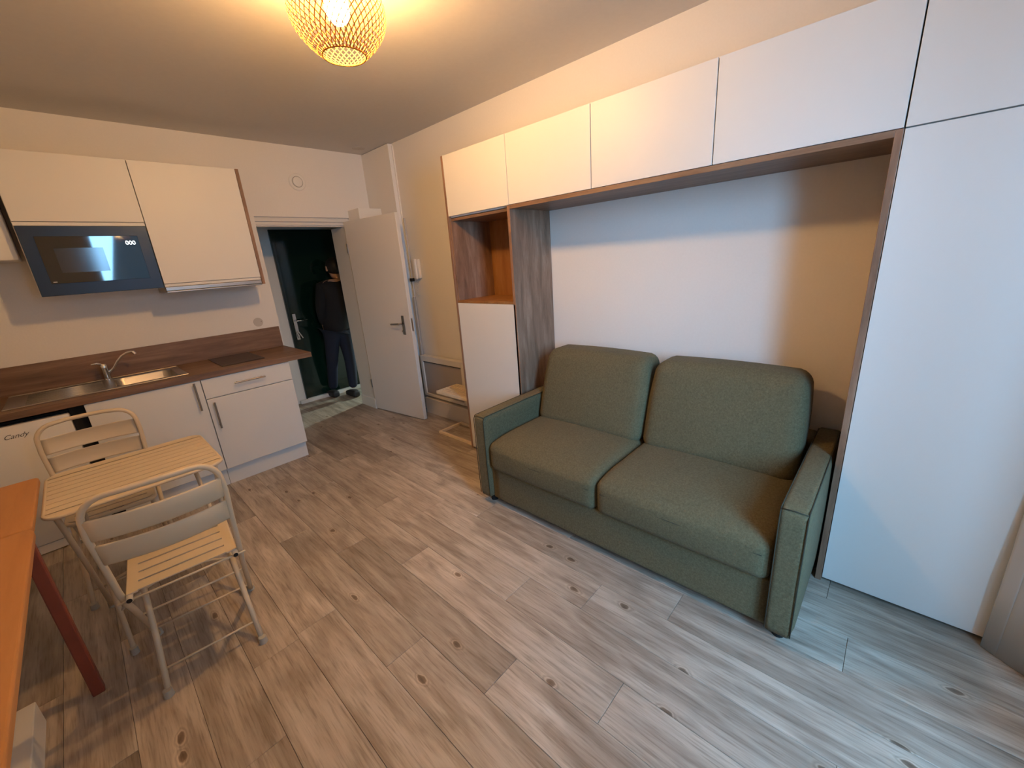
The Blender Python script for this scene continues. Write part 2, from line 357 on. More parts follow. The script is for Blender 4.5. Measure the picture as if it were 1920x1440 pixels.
# ---------------- white inner door, standing open
dl = struct(MB().box((-0.02, -0.782, 0.010), (0.02, 0.0, 1.938), 0.002).done('door_1', 'paintdoor', loc=(-0.335, -0.012, 0), rz=R(6.5)))
hp = MB().box((-0.026, -0.700, 0.865), (-0.02, -0.662, 1.045), 0.004).done('handle_plate', 'handle', dl)
MB().tube([(-0.026, -0.680, 0.972), (-0.065, -0.680, 0.972), (-0.070, -0.67, 0.972), (-0.066, -0.55, 0.966)], 0.0085, 10).done('lever', 'handle', dl, 'all')
MB().lathe([(0.0, 0), (0.010, 0.0), (0.010, 0.012), (0, 0.012)], (-0.038, -0.676, 0.90), 12, 'X').done('key', 'handle', dl)
MB().box((-0.008, -0.7835, 0.90), (0.008, -0.7818, 1.02)).done('lock_plate', 'handle', dl)
for z in (0.25, 1.65): MB().tube([(-0.022, 0.004, z), (-0.022, 0.004, z+0.09)], 0.007, 10).done('hinge', 'handle', dl)
# ---------------- dark green entrance door
gd = struct(MB().box((-0.708, 0.985, 0.045), (0.188, 1.03, 1.950), 0.002).done('door_2', 'green'))
m = MB(); m.box((-0.720, 0.972, 0.0), (-0.708, 1.04, 1.965)); m.box((0.188, 0.972, 0), (0.20, 1.04, 1.965)); m.box((-0.708, 0.972, 1.950), (0.188, 1.04, 1.965)); m.done('door_frame', 'greenframe', gd)
MB().box((-0.675, 0.975, 0.755), (-0.635, 0.985, 1.055), 0.004).done('handle_plate', 'chrome', gd)
MB().tube([(-0.655, 0.975, 0.975), (-0.655, 0.935, 0.975), (-0.645, 0.930, 0.975), (-0.535, 0.932, 0.978)], 0.009, 10).done('lever', 'chrome', gd, 'all')
k_ = MB(); k_.box((-0.661, 0.955, 0.84), (-0.650, 0.975, 0.86), 0.002); k_.box((-0.672, 0.955, 0.775), (-0.658, 0.959, 0.845), 0.001, mat=Matrix.Translation((-0.655, 0.957, 0.845)) @ Matrix.Rotation(R(-10), 4, 'Y') @ Matrix.Translation((0.655, -0.957, -0.845)))
k_.box((-0.655, 0.955, 0.760), (-0.642, 0.959, 0.845), 0.001, mat=Matrix.Translation((-0.655, 0.957, 0.845)) @ Matrix.Rotation(R(-24), 4, 'Y') @ Matrix.Translation((0.655, -0.957, -0.845)))
k_.done('key_bunch', 'chrome', gd)
struct(MB().box((-0.80, 0.950, 0.0), (0.20, 1.0, 0.040), 0.002).done('trim_3', 'paintdoor'))

# ================================================================== STORAGE WALL (right)
Y0, Y1, Y2, Y3, Y4 = -1.6733, -2.2580, -2.8421, -3.4298, -4.0181
ZT, ZM, ZL = 2.1821, 1.7968, 1.1969
g = 0.0022
def door_panel(t, ya, yb, za, zb, name='cupboard_door', gapc=g):
    return wbox(t, name, 'lacquer', (-D, yb+gapc, za+gapc), (-D+0.019, ya-gapc, zb-gapc), 0.0012)
t = thing('storage_column', 'narrow tall storage column with an open brown niche between two white doors, left end of the wall unit', 'cabinet', (-0.2, (Y0+Y1)/2, 0))
wbox(t, 'side_panel', 'oak', (-D, Y0, 0.0), (-0.002, Y0+0.020, ZT))
wbox(t, 'side_panel', 'oak', (-D, Y1-0.004, 0.0), (-0.002, Y1+0.018, ZM-0.001))
wbox(t, 'niche_shelf', 'oak_orange', (-D+0.002, Y1+0.018, ZL), (-0.02, Y0, ZL+0.018))
wbox(t, 'niche_top', 'oak_y', (-D+0.022, Y1+0.018, ZM-0.030), (-0.02, Y0, ZM-0.012))
wbox(t, 'niche_lining', 'oak', (-D+0.006, Y0-0.016, ZL+0.018), (-0.02, Y0, ZM-0.03))
wbox(t, 'niche_back', 'oak_orange', (-0.02, Y1+0.018, ZL), (-0.008, Y0, ZM-0.012))
wbox(t, 'top_carcass', 'lacquer', (-D+0.021, Y1+0.001, ZM-0.008), (-0.002, Y0-0.001, ZT-0.002))
wbox(t, 'lower_carcass', 'lacquer', (-D+0.021, Y1+0.019, 0.0), (-0.002, Y0-0.001, ZL-0.001))
door_panel(t, Y0, Y1, ZM, ZT, gapc=0.0012); door_panel(t, Y0-0.001, Y1+0.001, 0.015, ZL, gapc=0.0012)
for ya, yb, lb in ((Y1, Y2, 'white overhead cupboard beside the niche column, first of three above the sofa'), (Y2, Y3, 'white overhead cupboard in the middle above the sofa'), (Y3, Y4, 'white overhead cupboard above the right arm of the sofa, next to the wardrobe')):
    t = thing('overhead_cupboard', lb, 'cabinet', (-0.2, (ya+yb)/2, ZM), 0, 'white overhead cupboards bridging the sofa alcove')
    wbox(t, 'carcass', 'lacquer', (-D+0.024, yb+0.001, ZM+0.001), (-0.002, ya-0.001, ZT-0.001))
    door_panel(t, ya, yb, ZM, ZT)
o = MB().box((-D, Y4+0.022, ZM-0.022), (-0.002, Y1-0.005, ZM), 0.0012).done('alcove_board', 'oak_y')
tag(base(o, (-0.2, (Y1+Y4)/2, ZM-0.022)), 'long brown wood board under the white overhead cupboards, roofing the sofa alcove', 'board')
t = thing('wardrobe', 'tall white wardrobe with a brown wood edge at the right of the sofa', 'wardrobe', (-0.2, (Y4-4.66)/2, 0))
wbox(t, 'side_panel', 'oak', (-D, Y4, 0.0), (-0.002, Y4+0.022, ZM-0.0))
wbox(t, 'carcass', 'lacquer', (-D+0.024, -4.658, 0.07), (-0.002, Y4-0.001, ZT-0.001))
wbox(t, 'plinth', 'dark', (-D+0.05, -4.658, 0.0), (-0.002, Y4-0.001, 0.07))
door_panel(t, Y4, -4.66, 0.018, ZM); door_panel(t, Y4, -4.66, ZM, ZT)

# ================================================================== SOFA
sf = thing('sofa', 'olive green two-seat fabric sofa standing in the alcove under the white cupboards', 'sofa', (-0.46, -3.145, 0))
f = off(sf); SY0, SY1 = -3.985, -2.300; AW = 0.094
def sb(name, mat, lo, hi, r, crown=(0, 0, 0), n=20, tf=None, smooth='all'):
    c = MB(); c.pillow(f(lo), f(hi), r, crown, n, tf); return c.done(name, mat, sf, smooth)
sb('back_frame', 'cloth', (-0.20, SY0+0.05, 0.06), (-0.035, SY1-0.05, 0.58), 0.03)
sb('base_panel', 'cloth', (-0.862, SY0+AW-0.004, 0.045), (-0.12, SY1-AW+0.004, 0.262), 0.012)
for s_, (a, b_) in (('l', (SY1-AW, SY1)), ('r', (SY0, SY0+AW))):
    def tf(p, a=a, b_=b_):
        return p
    arm = sb('armrest', 'cloth', (-0.893, a, 0.052), (-0.04, b_, 0.600), 0.020, (0, 0.004, 0.004), 16)
    ins, out_ = (a, b_) if s_ == 'l' else (b_, a)
    pr = 0.0022
    for y_ in (a+0.006, b_-0.006):
        MB().tube([f(p) for p in ((-0.8925, y_, 0.07), (-0.8945, y_, 0.30), (-0.8925, y_, 0.575), (-0.880, y_, 0.5965), (-0.50, y_, 0.598), (-0.07, y_, 0.596))], pr, 6).done('piping', 'piping', arm, 'all')
    MB().tube([f(p) for p in ((-0.887, a+0.008, 0.593), (-0.889, (a+b_)/2, 0.597), (-0.887, b_-0.008, 0.593))], pr, 6).done('piping', 'piping', arm, 'all')
MIDY = -3.140
for a, b_ in ((MIDY+0.003, SY1-AW-0.002), (SY0+AW+0.002, MIDY-0.003)):
    def tf(p):
        q = Vector(p); wz = q.z; wx = q.x+sf.location.x
        k = min(1, max(0, (wz-0.30)/0.14)); k = k*k*(3-2*k)
        if wx < -0.70: q.z -= 0.026*((-0.70-wx)/0.19)**2*k
        return q
    c = sb('seat_cushion', 'cloth', (-0.885, a, 0.250), (-0.22, b_, 0.452), 0.040, (0.012, 0.004, 0.018), 26, tf)
    MB().tube([f((-0.886, a+0.03, 0.372)), f((-0.8945, (a+b_)/2, 0.374)), f((-0.886, b_-0.03, 0.372))], 0.0016, 6).done('seam', 'piping', c)
for a, b_ in ((MIDY+0.006, -2.402), (-3.868, MIDY-0.006)):
    cy = (a+b_)/2
    def tf(p, cy=cy):
        q = Vector(p); z = q.z-0.43; q.x += 0.30*z
        wy = q.y+sf.location.y; k = max(0, z-0.20)/0.28
        q.y += -(wy-cy)*0.055*k*k
        return q
    sb('back_cushion', 'cloth', (-0.430, a, 0.425), (-0.215, b_, 0.895), 0.058, (0.020, 0.006, 0.012), 26, tf)
for x in (-0.82, -0.10):
    for y in (SY0+0.05, SY1-0.05):
        MB().lathe([(0.022, 0), (0.027, 0.052), (0, 0.052)], f((x, y, 0)), 14).done('foot', 'dark', sf)

# ================================================================== KITCHEN
DU = 0.3526; XA, XB, XC = -2.478, -1.8936, -1.2636; UT, UM, UB = 2.259, 1.862, 1.461
t = thing('wall_cabinet', 'white wall cabinet directly above the microwave', 'cabinet', ((XA+XB)/2, -0.17, UM), 0, 'kitchen wall cabinets')
wbox(t, 'carcass', 'lacquer', (XA, -DU+0.021, UM), (XB-0.001, -0.001, UT-0.001))
wbox(t, 'cupboard_door', 'lacquer', (XA+0.002, -DU, UM+0.024), (XB-0.0025, -DU+0.019, UT))
wbox(t, 'grip_profile', 'lacquer', (XA+0.002, -DU+0.006, UM), (XB-0.0025, -DU+0.0205, UM+0.021))
t = thing('wall_cabinet', 'taller white wall cabinet with a brown side panel, above the extractor hood', 'cabinet', ((XB+XC)/2, -0.17, UB), 0, 'kitchen wall cabinets')
wbox(t, 'carcass', 'lacquer', (XB+0.001, -DU+0.021, 1.466), (XC-0.023, -0.001, UT-0.001))
wbox(t, 'cupboard_door', 'lacquer', (XB+0.0015, -DU, 1.487), (XC-0.024, -DU+0.019, UT))
wbox(t, 'grip_profile', 'lacquer', (XB+0.0015, -DU+0.006, 1.466), (XC-0.024, -DU+0.0205, 1.484))
wbox(t, 'side_panel', 'oak', (XC-0.022, -DU, 1.432), (XC, -0.001, UT+0.002))
t = thing('microwave_oven', 'built-in black microwave oven with dark blue frame under the white wall cabinet', 'microwave', ((XA+XB)/2, -0.17, UB))
wbox(t, 'housing', 'white', (XA, -DU+0.016, UB), (XB-0.001, -0.001, UM-0.001))
wbox(t, 'frame', 'mwframe', (XA+0.004, -DU-0.002, UB+0.002), (XB-0.003, -DU+0.016, UM-0.001), 0.002)
dr = wbox(t, 'glass_door', 'blackglass', (-2.415, -DU-0.006, 1.533), (-1.955, -DU-0.002, 1.803), 0.001)
wbox(t, 'viewing_window', 'mwwindow', (-2.353, -DU-0.0066, 1.593), (-2.137, -DU-0.006, 1.735), 0.0)
Mx = Matrix.Translation(off(t)((-2.024, -DU-0.0066, 1.748))) @ Matrix.Rotation(R(90), 4, 'X')
text_mesh('display_digits', '000', 0.034, 'digit', Mx, t)
wbox(t, 'badge', 'chrome', (-2.405, -DU-0.0069, 1.541), (-2.388, -DU-0.006, 1.545), 0.0)
t = thing('extractor_hood', 'slim steel extractor hood under the right wall cabinet', 'extractor hood', ((XB+XC)/2, -0.17, 1.425))
wbox(t, 'body', 'grey', (XB+0.003, -DU+0.03, 1.427), (XC-0.026, -0.005, 1.463))
wbox(t, 'front_rail', 'steel', (XB+0.002, -DU-0.004, 1.438), (XC-0.025, -DU+0.028, 1.464), 0.002)
wbox(t, 'front_lip', 'steel', (XB+0.002, -DU-0.006, 1.425), (XC-0.025, -DU+0.028, 1.436), 0.003)
t = thing('water_heater', 'white wall-hung water heater box left of the microwave', 'water heater', (-2.80, -0.13, 1.68))
wbox(t, 'casing', 'white', (-3.10, -0.25, 1.680), (-2.505, -0.001, 2.24), 0.012, smooth=True)
MB().tube([(0.135, 0.03, 0.002), (0.135, 0.03, -0.10)], 0.006, 8).done('pipe', 'grey', t)
MB().lathe([(0.0, 0), (0.020, 0.0), (0.022, 0.01), (0.022, 0.11), (0.012, 0.125), (0, 0.125)], (0.135, 0.03, -0.235), 16).done('valve', 'white', t, True)
# worktop with a cut-out for the sink
ZC, DC, XR = 0.872, 0.6245, -1.1338
SX0, SX1, SYF, SYR = -2.785, -1.937, -0.530, -0.085
t = thing('worktop', 'long brown wood worktop with upstand along the kitchen wall', 'worktop', (-2.1, -0.3, ZC-0.038))
f = off(t)
bx0, bx1, by0, by1 = -2.76, -1.96, -0.505, -0.110
m = MB(); m.box(f((XL+0.001, -DC, ZC-0.038)), f((bx0, -0.001, ZC))); m.box(f((bx1, -DC, ZC-0.038)), f((XR, -0.001, ZC)))
m.box(f((bx0, -DC, ZC-0.038)), f((bx1, by0, ZC))); m.box(f((bx0, by1, ZC-0.038)), f((bx1, -0.001, ZC))); m.done('top', 'oak_h', t)
wbox(t, 'upstand', 'oak_h', (XL+0.001, -0.016, ZC), (-1.140, -0.001, 1.0509), 0.001)
# base units
DB = 0.6125
def bar(t, p, q):
    f = off(t); P, Q = Vector(f(p)), Vector(f(q)); d = (Q-P).normalized()
    h = MB(); h.tube([P, Q], 0.006, 10)
    for c in (P+d*0.02, Q-d*0.02): h.tube([c, c+Vector((0, 0.031, 0))], 0.0045, 8)
    return h
t = thing('base_cabinet', 'white base cabinet with one vertical bar handle under the sink', 'cabinet', (-2.185, -0.30, 0), 0, 'kitchen base cabinets')
wbox(t, 'carcass', 'lacquer', (-2.476, -DB+0.021, 0.13), (-1.8965, -0.001, 0.715))
d_ = wbox(t, 'cupboard_door', 'lacquer', (-2.475, -DB, 0.140), (-1.8985, -DB+0.019, 0.830))
bar(t, (-1.94, -DB-0.032, 0.822), (-1.94, -DB-0.032, 0.625)).done('handle', 'handle', d_, True)
wbox(t, 'plinth', 'lacquer', (-2.476, -0.572, 0.0), (-1.8965, -0.556, 0.13))
t = thing('base_cabinet', 'white base cabinet with a drawer above its door, at the doorway end', 'cabinet', (-1.604, -0.30, 0), 0, 'kitchen base cabinets')
wbox(t, 'carcass', 'lacquer', (-1.8945, -DB+0.021, 0.13), (-1.3132, -0.001, 0.833))
wbox(t, 'plinth', 'lacquer', (-1.8945, -0.572, 0.0), (-1.315, -0.556, 0.13))
d_ = wbox(t, 'cupboard_door', 'lacquer', (-1.8935, -DB, 0.140), (-1.3132, -DB+0.019, 0.683))
bar(t, (-1.859, -DB-0.032, 0.660), (-1.859, -DB-0.032, 0.465)).done('handle', 'handle', d_, True)
d_ = wbox(t, 'drawer', 'lacquer', (-1.8935, -DB, 0.689), (-1.3132, -DB+0.019, 0.830))
bar(t, (-1.708, -DB-0.032, 0.764), (-1.505, -DB-0.032, 0.764)).done('handle', 'handle', d_, True)
t = thing('refrigerator', 'small white under-counter refrigerator at the left of the base cabinets', 'refrigerator', (-2.79, -0.3, 0))
wbox(t, 'body', 'white', (-3.04, -0.545, 0.012), (-2.548, -0.03, 0.79), 0.004)
d_ = wbox(t, 'door', 'white', (-3.04, -0.603, 0.062), (-2.546, -0.550, 0.798), 0.008, smooth=True)
wbox(t, 'kick_panel', 'white', (-3.03, -0.592, 0.004), (-2.556, -0.548, 0.058), 0.003)
for z in (0.020, 0.044): MB().lathe([(0.0, 0), (0.009, 0), (0.009, 0.002), (0, 0.002)], off(t)((-2.885, -0.5945, z-0.004)), 14, 'Y').done('vent_hole', 'dark', t)
wbox(t, 'lid_or_gap_shade', 'dark', (-3.04, -0.55, 0.800), (-2.546, -0.03, 0.812))  # black slab put in for the shade of the gap under the worktop
Mx = Matrix.Translation(off(t)((-2.818, -0.6034, 0.727))) @ Matrix.Rotation(R(90), 4, 'X')
text_mesh('brand_script', 'Candy', 0.036, 'ink', Mx, t, shear=0.5)
o = MB().box((-2.544, -0.56, 0.0), (-2.4775, -0.04, 0.832)).done('gap_shade', 'dark'); tag(base(o, (-2.51, -0.3, 0)), 'black block standing in for the shaded gap between the refrigerator and the sink cabinet', 'gap shade')  # no real panel: black block paints the shade in the open gap
# sink: rim, bowl, drainer ribs
t = thing('sink', 'stainless steel sink with ribbed drainer on the left set into the worktop', 'sink', (-2.36, -0.3, ZC)); f = off(t)
RB = (-2.305, -1.985, -0.475, -0.150)
m = MB(); z0, z1 = ZC+0.0005, ZC+0.004
m.box(f((SX0, SYF, z0)), f((RB[0], SYR, z1))); m.box(f((RB[1], SYF, z0)), f((SX1, SYR, z1))); m.box(f((RB[0], SYF, z0)), f((RB[1], RB[2], z1))); m.box(f((RB[0], RB[3], z0)), f((RB[1], SYR, z1)))
m.tube([f(p) for p in ((SX0, SYF, z1), (SX1, SYF, z1), (SX1, SYR, z1), (SX0, SYR, z1))], 0.003, 6, closed=True)
m.done('rim', 'steel', t, True)
def rrect(x0, x1, y0, y1, r, z, n=6):
    pts = []
    for cx, cy, a0 in ((x1-r, y1-r, 0), (x0+r, y1-r, 90), (x0+r, y0+r, 180), (x1-r, y0+r, 270)):
        for k in range(n+1):
            a = R(a0+90*k/n); pts.append((cx+r*math.cos(a), cy+r*math.sin(a), z))
    return pts
m = MB(); prev = None
for (dx, z, r) in ((-0.002, ZC+0.004, 0.05), (0.004, ZC-0.004, 0.05), (0.012, ZC-0.11, 0.05), (0.035, ZC-0.140, 0.045), (0.10, ZC-0.146, 0.03)):
    ring = [m.b.verts.new(f(p)) for p in rrect(RB[0]+dx, RB[1]-dx, RB[2]+dx, RB[3]-dx, r, z)]
    if prev:
        for i in range(len(ring)): m.b.faces.new((prev[i], prev[(i+1) % len(ring)], ring[(i+1) % len(ring)], ring[i]))
    prev = ring
m.b.faces.new(prev); m.done('bowl', 'steel', t, True)
MB().lathe([(0, 0.003), (0.03, 0.003), (0.034, 0)], f((-2.145, -0.31, ZC-0.145)), 20).done('drain', 'chrome', t, True)
for k in range(9):
    y = -0.48+0.040*k
    MB().tube([f((-2.70, y, ZC+0.0045)), f((-2.36, y, ZC+0.0045))], 0.0035, 6).done('drainer_rib', 'steel', t, 'all')
t = thing('mixer_tap', 'chrome mixer tap with a curved swan spout at the back of the sink', 'tap', (-2.325, -0.115, ZC+0.004))
MB().lathe([(0.024, 0), (0.024, 0.006), (0.018, 0.010), (0.0175, 0.070), (0.0195, 0.074), (0.0195, 0.100), (0.012, 0.112), (0, 0.113)], (0, 0, 0), 20).done('body', 'chrome', t, True)
sp = [(0.012, 0, 0.045), (0.045, -0.01, 0.075), (0.075, -0.022, 0.118), (0.105, -0.034, 0.150), (0.135, -0.046, 0.168), (0.158, -0.056, 0.172), (0.168, -0.060, 0.168)]
sp2 = []
for i in range(len(sp)-1):
    for k in range(4): sp2.append([sp[i][j]+(sp[i+1][j]-sp[i][j])*k/4 for j in range(3)])
sp2.append(sp[-1]); MB().tube(sp2, 0.0075, 10).done('spout', 'chrome', t, 'all')
MB().tube([(0.166, -0.059, 0.172), (0.176, -0.063, 0.152)], 0.010, 12).done('aerator', 'chrome', t, True)
MB().tube([(-0.005, 0, 0.108), (-0.030, -0.004, 0.122), (-0.058, -0.010, 0.120)], [0.009, 0.006, 0.005], 10).done('lever', 'chrome', t, 'all')
t = thing('cooktop', 'flat dark glass two-zone cooktop in the worktop near the doorway', 'cooktop', (-1.583, -0.27, ZC))
wbox(t, 'glass', 'hob', (-1.728, -0.492, ZC+0.0005), (-1.438, -0.045, ZC+0.006), 0.0015)
t = thing('storage_crock', 'cream rounded pot at the left end of the worktop', 'pot', (-2.915, -0.33, ZC+0.001))
MB().lathe([(0.075, 0), (0.085, 0.005), (0.118, 0.055), (0.124, 0.085), (0.108, 0.125), (0.085, 0.160), (0.070, 0.172), (0.0, 0.172)], (0, 0, 0), 30).done('pot_body', 'cream', t, True)
MB().lathe([(0.062, 0.172), (0.062, 0.180), (0.03, 0.188), (0.0, 0.189)], (0, 0, 0), 24).done('lid_or_gap_shade', 'cream', t, True)
# round things on the walls
t = thing('air_vent', 'round white ventilation valve on the wall above the doorway', 'vent', (-0.711, 0, 2.270))
MB().lathe([(0, -0.010), (0.066, -0.010), (0.072, -0.004), (0.072, -0.001), (0, -0.001)], (0, 0, 0), 32, 'Y').done('flange', 'white', t, True)
MB().lathe([(0, -0.013), (0.046, -0.013), (0.046, -0.010), (0, -0.010)], (0, 0, 0), 32, 'Y').done('shadow_ring', 'grey', t)
MB().lathe([(0, -0.024), (0.030, -0.023), (0.040, -0.018), (0.041, -0.013), (0, -0.013)], (0, 0, 0), 32, 'Y').done('disc', 'white', t, True)
t = thing('cover_plate', 'faint round blanking plate on the wall above the right end of the worktop', 'cover plate', (-1.290, 0, 1.110))
MB().lathe([(0, -0.004), (0.036, -0.004), (0.038, -0.001), (0, -0.001)], (0, 0, 0), 28, 'Y').done('plate', 'cover', t, True)
MB().lathe([(0, -0.005), (0.0035, -0.005), (0.0035, -0.004), (0, -0.004)], (0.024, 0, 0.004), 10, 'Y').done('screw', 'ink', t)
o = MB().lathe([(0, -0.003), (0.055, -0.003), (0.057, 0), (0, 0)], (0, 0, 0), 28).done('ceiling_plate', 'cover', loc=(-0.175, -0.20, H)); tag(o, 'flat round cover on the ceiling in the far corner', 'cover plate')
t = thing('fuse_box', 'white cover box on the wall above the open white door', 'box', (-0.17, -0.10, 1.92))
wbox(t, 'casing', 'white', (-0.285, -0.212, 1.80), (-0.047, -0.001, 2.043), 0.003)
wbox(t, 'lid_or_gap_shade', 'white', (-0.289, -0.222, 1.80), (-0.047, -0.213, 2.043), 0.002)
t = thing('intercom', 'white intercom handset on the wall beside the open door', 'intercom', (0, -0.652, 1.364))
MB().box((-0.028, -0.040, 0), (-0.001, 0.040, 0.178), 0.006).done('base', 'white', t, True)
MB().pillow((-0.052, -0.026, -0.004), (-0.029, 0.022, 0.182), 0.010, n=8).done('handset', 'white', t, 'all')
MB().box((-0.0295, 0.026, 0.06), (-0.028, 0.034, 0.11)).done('speaker_slot', 'grey', t)
cpts = [(-0.016-0.010*math.cos(i*0.9), 0.012+0.010*math.sin(i*0.9)+0.03*math.sin(i/60*3.0), -0.0-0.16*math.sin(min(1, i/50)*1.57)) for i in range(61)]
MB().tube(cpts, 0.0022, 5).done('cord', 'white', t, 'all')
t = thing('wall_strip', 'thin grey-brown vertical strip on the wall behind the open door edge', 'pipe', (-0.03, -0.56, 0.17))  # narrow grey-brown upright strip in two lengths with a dark block
MB().tube([(0, 0, 0), (0, 0, 1.02)], 0.014, 10).done('lower_strip', 'grey', t, True)
MB().tube([(0.008, 0.005, 1.02), (0.008, 0.005, 1.75)], 0.008, 8).done('upper_strip', 'cover', t, True)
MB().box((-0.014, -0.016, 1.17), (0.020, 0.018, 1.20), 0.002).done('strip_block', 'dark', t)
t = thing('radiator', 'white electric radiator with grey front panel low on the right wall', 'radiator', (-0.05, -0.93, 0.18))
m = MB(); f = off(t)
for lo, hi in (((-0.085, -1.27, 0.185), (-0.02, -1.225, 0.61)), ((-0.085, -0.63, 0.185), (-0.02, -0.592, 0.61)), ((-0.085, -1.225, 0.555), (-0.02, -0.63, 0.61)), ((-0.085, -1.225, 0.185), (-0.02, -0.63, 0.215))): m.box(f(lo), f(hi), 0.004)
m.done('frame', 'radiator', t)
wbox(t, 'front_panel', 'radpanel', (-0.074, -1.224, 0.216), (-0.03, -0.631, 0.548), 0.003)
wbox(t, 'top_grille', 'dark', (-0.084, -1.215, 0.5495), (-0.03, -0.64, 0.5545), 0.0)
wbox(t, 'bracket', 'grey', (-0.06, -1.00, 0.166), (-0.001, -0.97, 0.186), 0.001)
for y in (-0.66, -1.20): wbox(t, 'wall_bracket', 'grey', (-0.03, y-0.02, 0.30), (-0.001, y+0.02, 0.34), 0.001)
# slatted side table on a floor frame
t = thing('side_table', 'low pale slatted side table on a rectangular floor frame beside the storage column', 'side table', (-0.245, -1.385, 0)); f = off(t)
X0, X1, YA, YC, ZS = -0.345, -0.105, -1.170, -1.628, 0.376
m = MB(); w_ = 0.022
XF = X0-0.03; m.box(f((XF, YC, 0)), f((XF+w_, YA, w_)), 0.002); m.box(f((X1-w_, YC, 0)), f((X1, YA, w_)), 0.002); m.box(f((XF+w_, YA-w_, 0)), f((X1-w_, YA, w_)), 0.002); m.box(f((XF+w_, YC, 0)), f((X1-w_, YC+w_, w_)), 0.002)
m.done('floor_frame', 'paleply', t)
for y in (YC, YC+0.2): wbox(t, 'leg', 'paleply', (X1-w_, y, w_), (X1, y+w_, ZS), 0.002)
m = MB(); m.box(f((X0, YC, ZS)), f((X0+w_, YA, ZS+0.028)), 0.003); m.box(f((X1-w_, YC, ZS)), f((X1, YA, ZS+0.028)), 0.003); m.box(f((X0+w_, YA-w_, ZS)), f((X1-w_, YA, ZS+0.028)), 0.003); m.box(f((X0+w_, YC, ZS)), f((X1-w_, YC+w_, ZS+0.028)), 0.003); m.done('top_frame', 'paleply', t)
n = 7; pit_ = (X1-X0-2*w_)/n
for k in range(n): wbox(t, 'slat', 'paleply', (X0+w_+pit_*(k+0.25), YC+w_, ZS+0.006), (X0+w_+pit_*(k+0.75), YA-w_, ZS+0.026), 0.002)

# ================================================================== BISTRO TABLE AND CHAIRS
def rr_slat(m, xa, xb, y0, y1, z0, z1, r0=0.0, r1=0.0, bx=(0, 0)):
    """sheet slat; rounded outer corners where the slat touches the front/back edge"""
    pts = []
    def arc(cx, cy, r, a0, n=6):
        for k in range(n+1):
            a = R(a0+90*k/n); pts.append((cx+r*math.cos(a), cy+r*math.sin(a)))
    if r1: arc(xb-r1, y1-r1, r1, 0); arc(xa+r1, y1-r1, r1, 90)
    else: pts += [(xb, y1), (xa, y1)]
    if r0: arc(xa+r0, y0+r0, r0, 180); arc(xb-r0, y0+r0, r0, 270)
    else: pts += [(xa, y0), (xb, y0)]
    lo = [m.b.verts.new((x, y, z0)) for x, y in pts]; hi = [m.b.verts.new((x, y, z1)) for x, y in pts]
    m.b.faces.new(lo[::-1]); m.b.faces.new(hi)
    for i in range(len(pts)): m.b.faces.new((lo[i], lo[(i+1) % len(pts)], hi[(i+1) % len(pts)], hi[i]))
TZ = 0.712; TX0, TX1, TY0, TY1 = -2.650, -2.085, -1.985, -1.450
t = thing('bistro_table', 'square cream slatted metal bistro table between the two folding chairs', 'table', ((TX0+TX1)/2, (TY0+TY1)/2, 0)); f = off(t)
hw, hd = (TX1-TX0)/2, (TY1-TY0)/2
n = 10; gp = 0.0065; pw = (2*hd-0.012)/n
for k in range(n):
    ya = -hd+0.006+pw*k; yb = ya+pw-gp; m = MB()
    rr_slat(m, -hw+0.007, hw-0.007, ya, yb, TZ-0.004, TZ, 0.05 if k == 0 else 0, 0.05 if k == n-1 else 0)
    m.done('slat', 'cream', t)
ring = rrect(-hw+0.006, hw-0.006, -hd+0.006, hd-0.006, 0.055, TZ-0.006)
MB().tube(ring, 0.0075, 8, closed=True).done('rim', 'cream', t, 'all')
for x in (-hw+0.035, hw-0.035, ): MB().box((x-0.010, -hd+0.02, TZ-0.016), (x+0.010, hd-0.02, TZ-0.0045), 0.001).done('side_bearer', 'cream', t)
for s_, hx in ((1, 0.205), (-1, 0.250)):
    yf = -s_*(hd-0.045) if s_ == 1 else (hd-0.045)
    yt = -yf*0.92
    for sx in (-1, 1):
        m = MB(); m.tube([(sx*hx, yf, 0.004), (sx*hx, yf*0.55, 0.18), (sx*hx, 0, 0.375), (sx*hx, yt, TZ-0.022)], 0.0095, 10); lg = m.done('leg', 'cream', t, 'all')
        MB().lathe([(0.0, 0), (0.015, 0), (0.0135, 0.03), (0.0, 0.03)], (sx*hx, yf, 0), 12).done('rubber_foot', 'rubber', lg, True)
    a = [(-hx+2*hx*k/12, yf*0.60+0.03*s_*math.sin(math.pi*k/12), 0.165+0.055*math.sin(math.pi*k/12)) for k in range(13)]
    MB().tube(a, 0.0065, 8).done('arched_brace', 'cream', t, 'all')
    MB().tube([(-hx, yt, TZ-0.022), (hx, yt, TZ-0.022)], 0.007, 8).done('top_bar', 'cream', t, 'all')

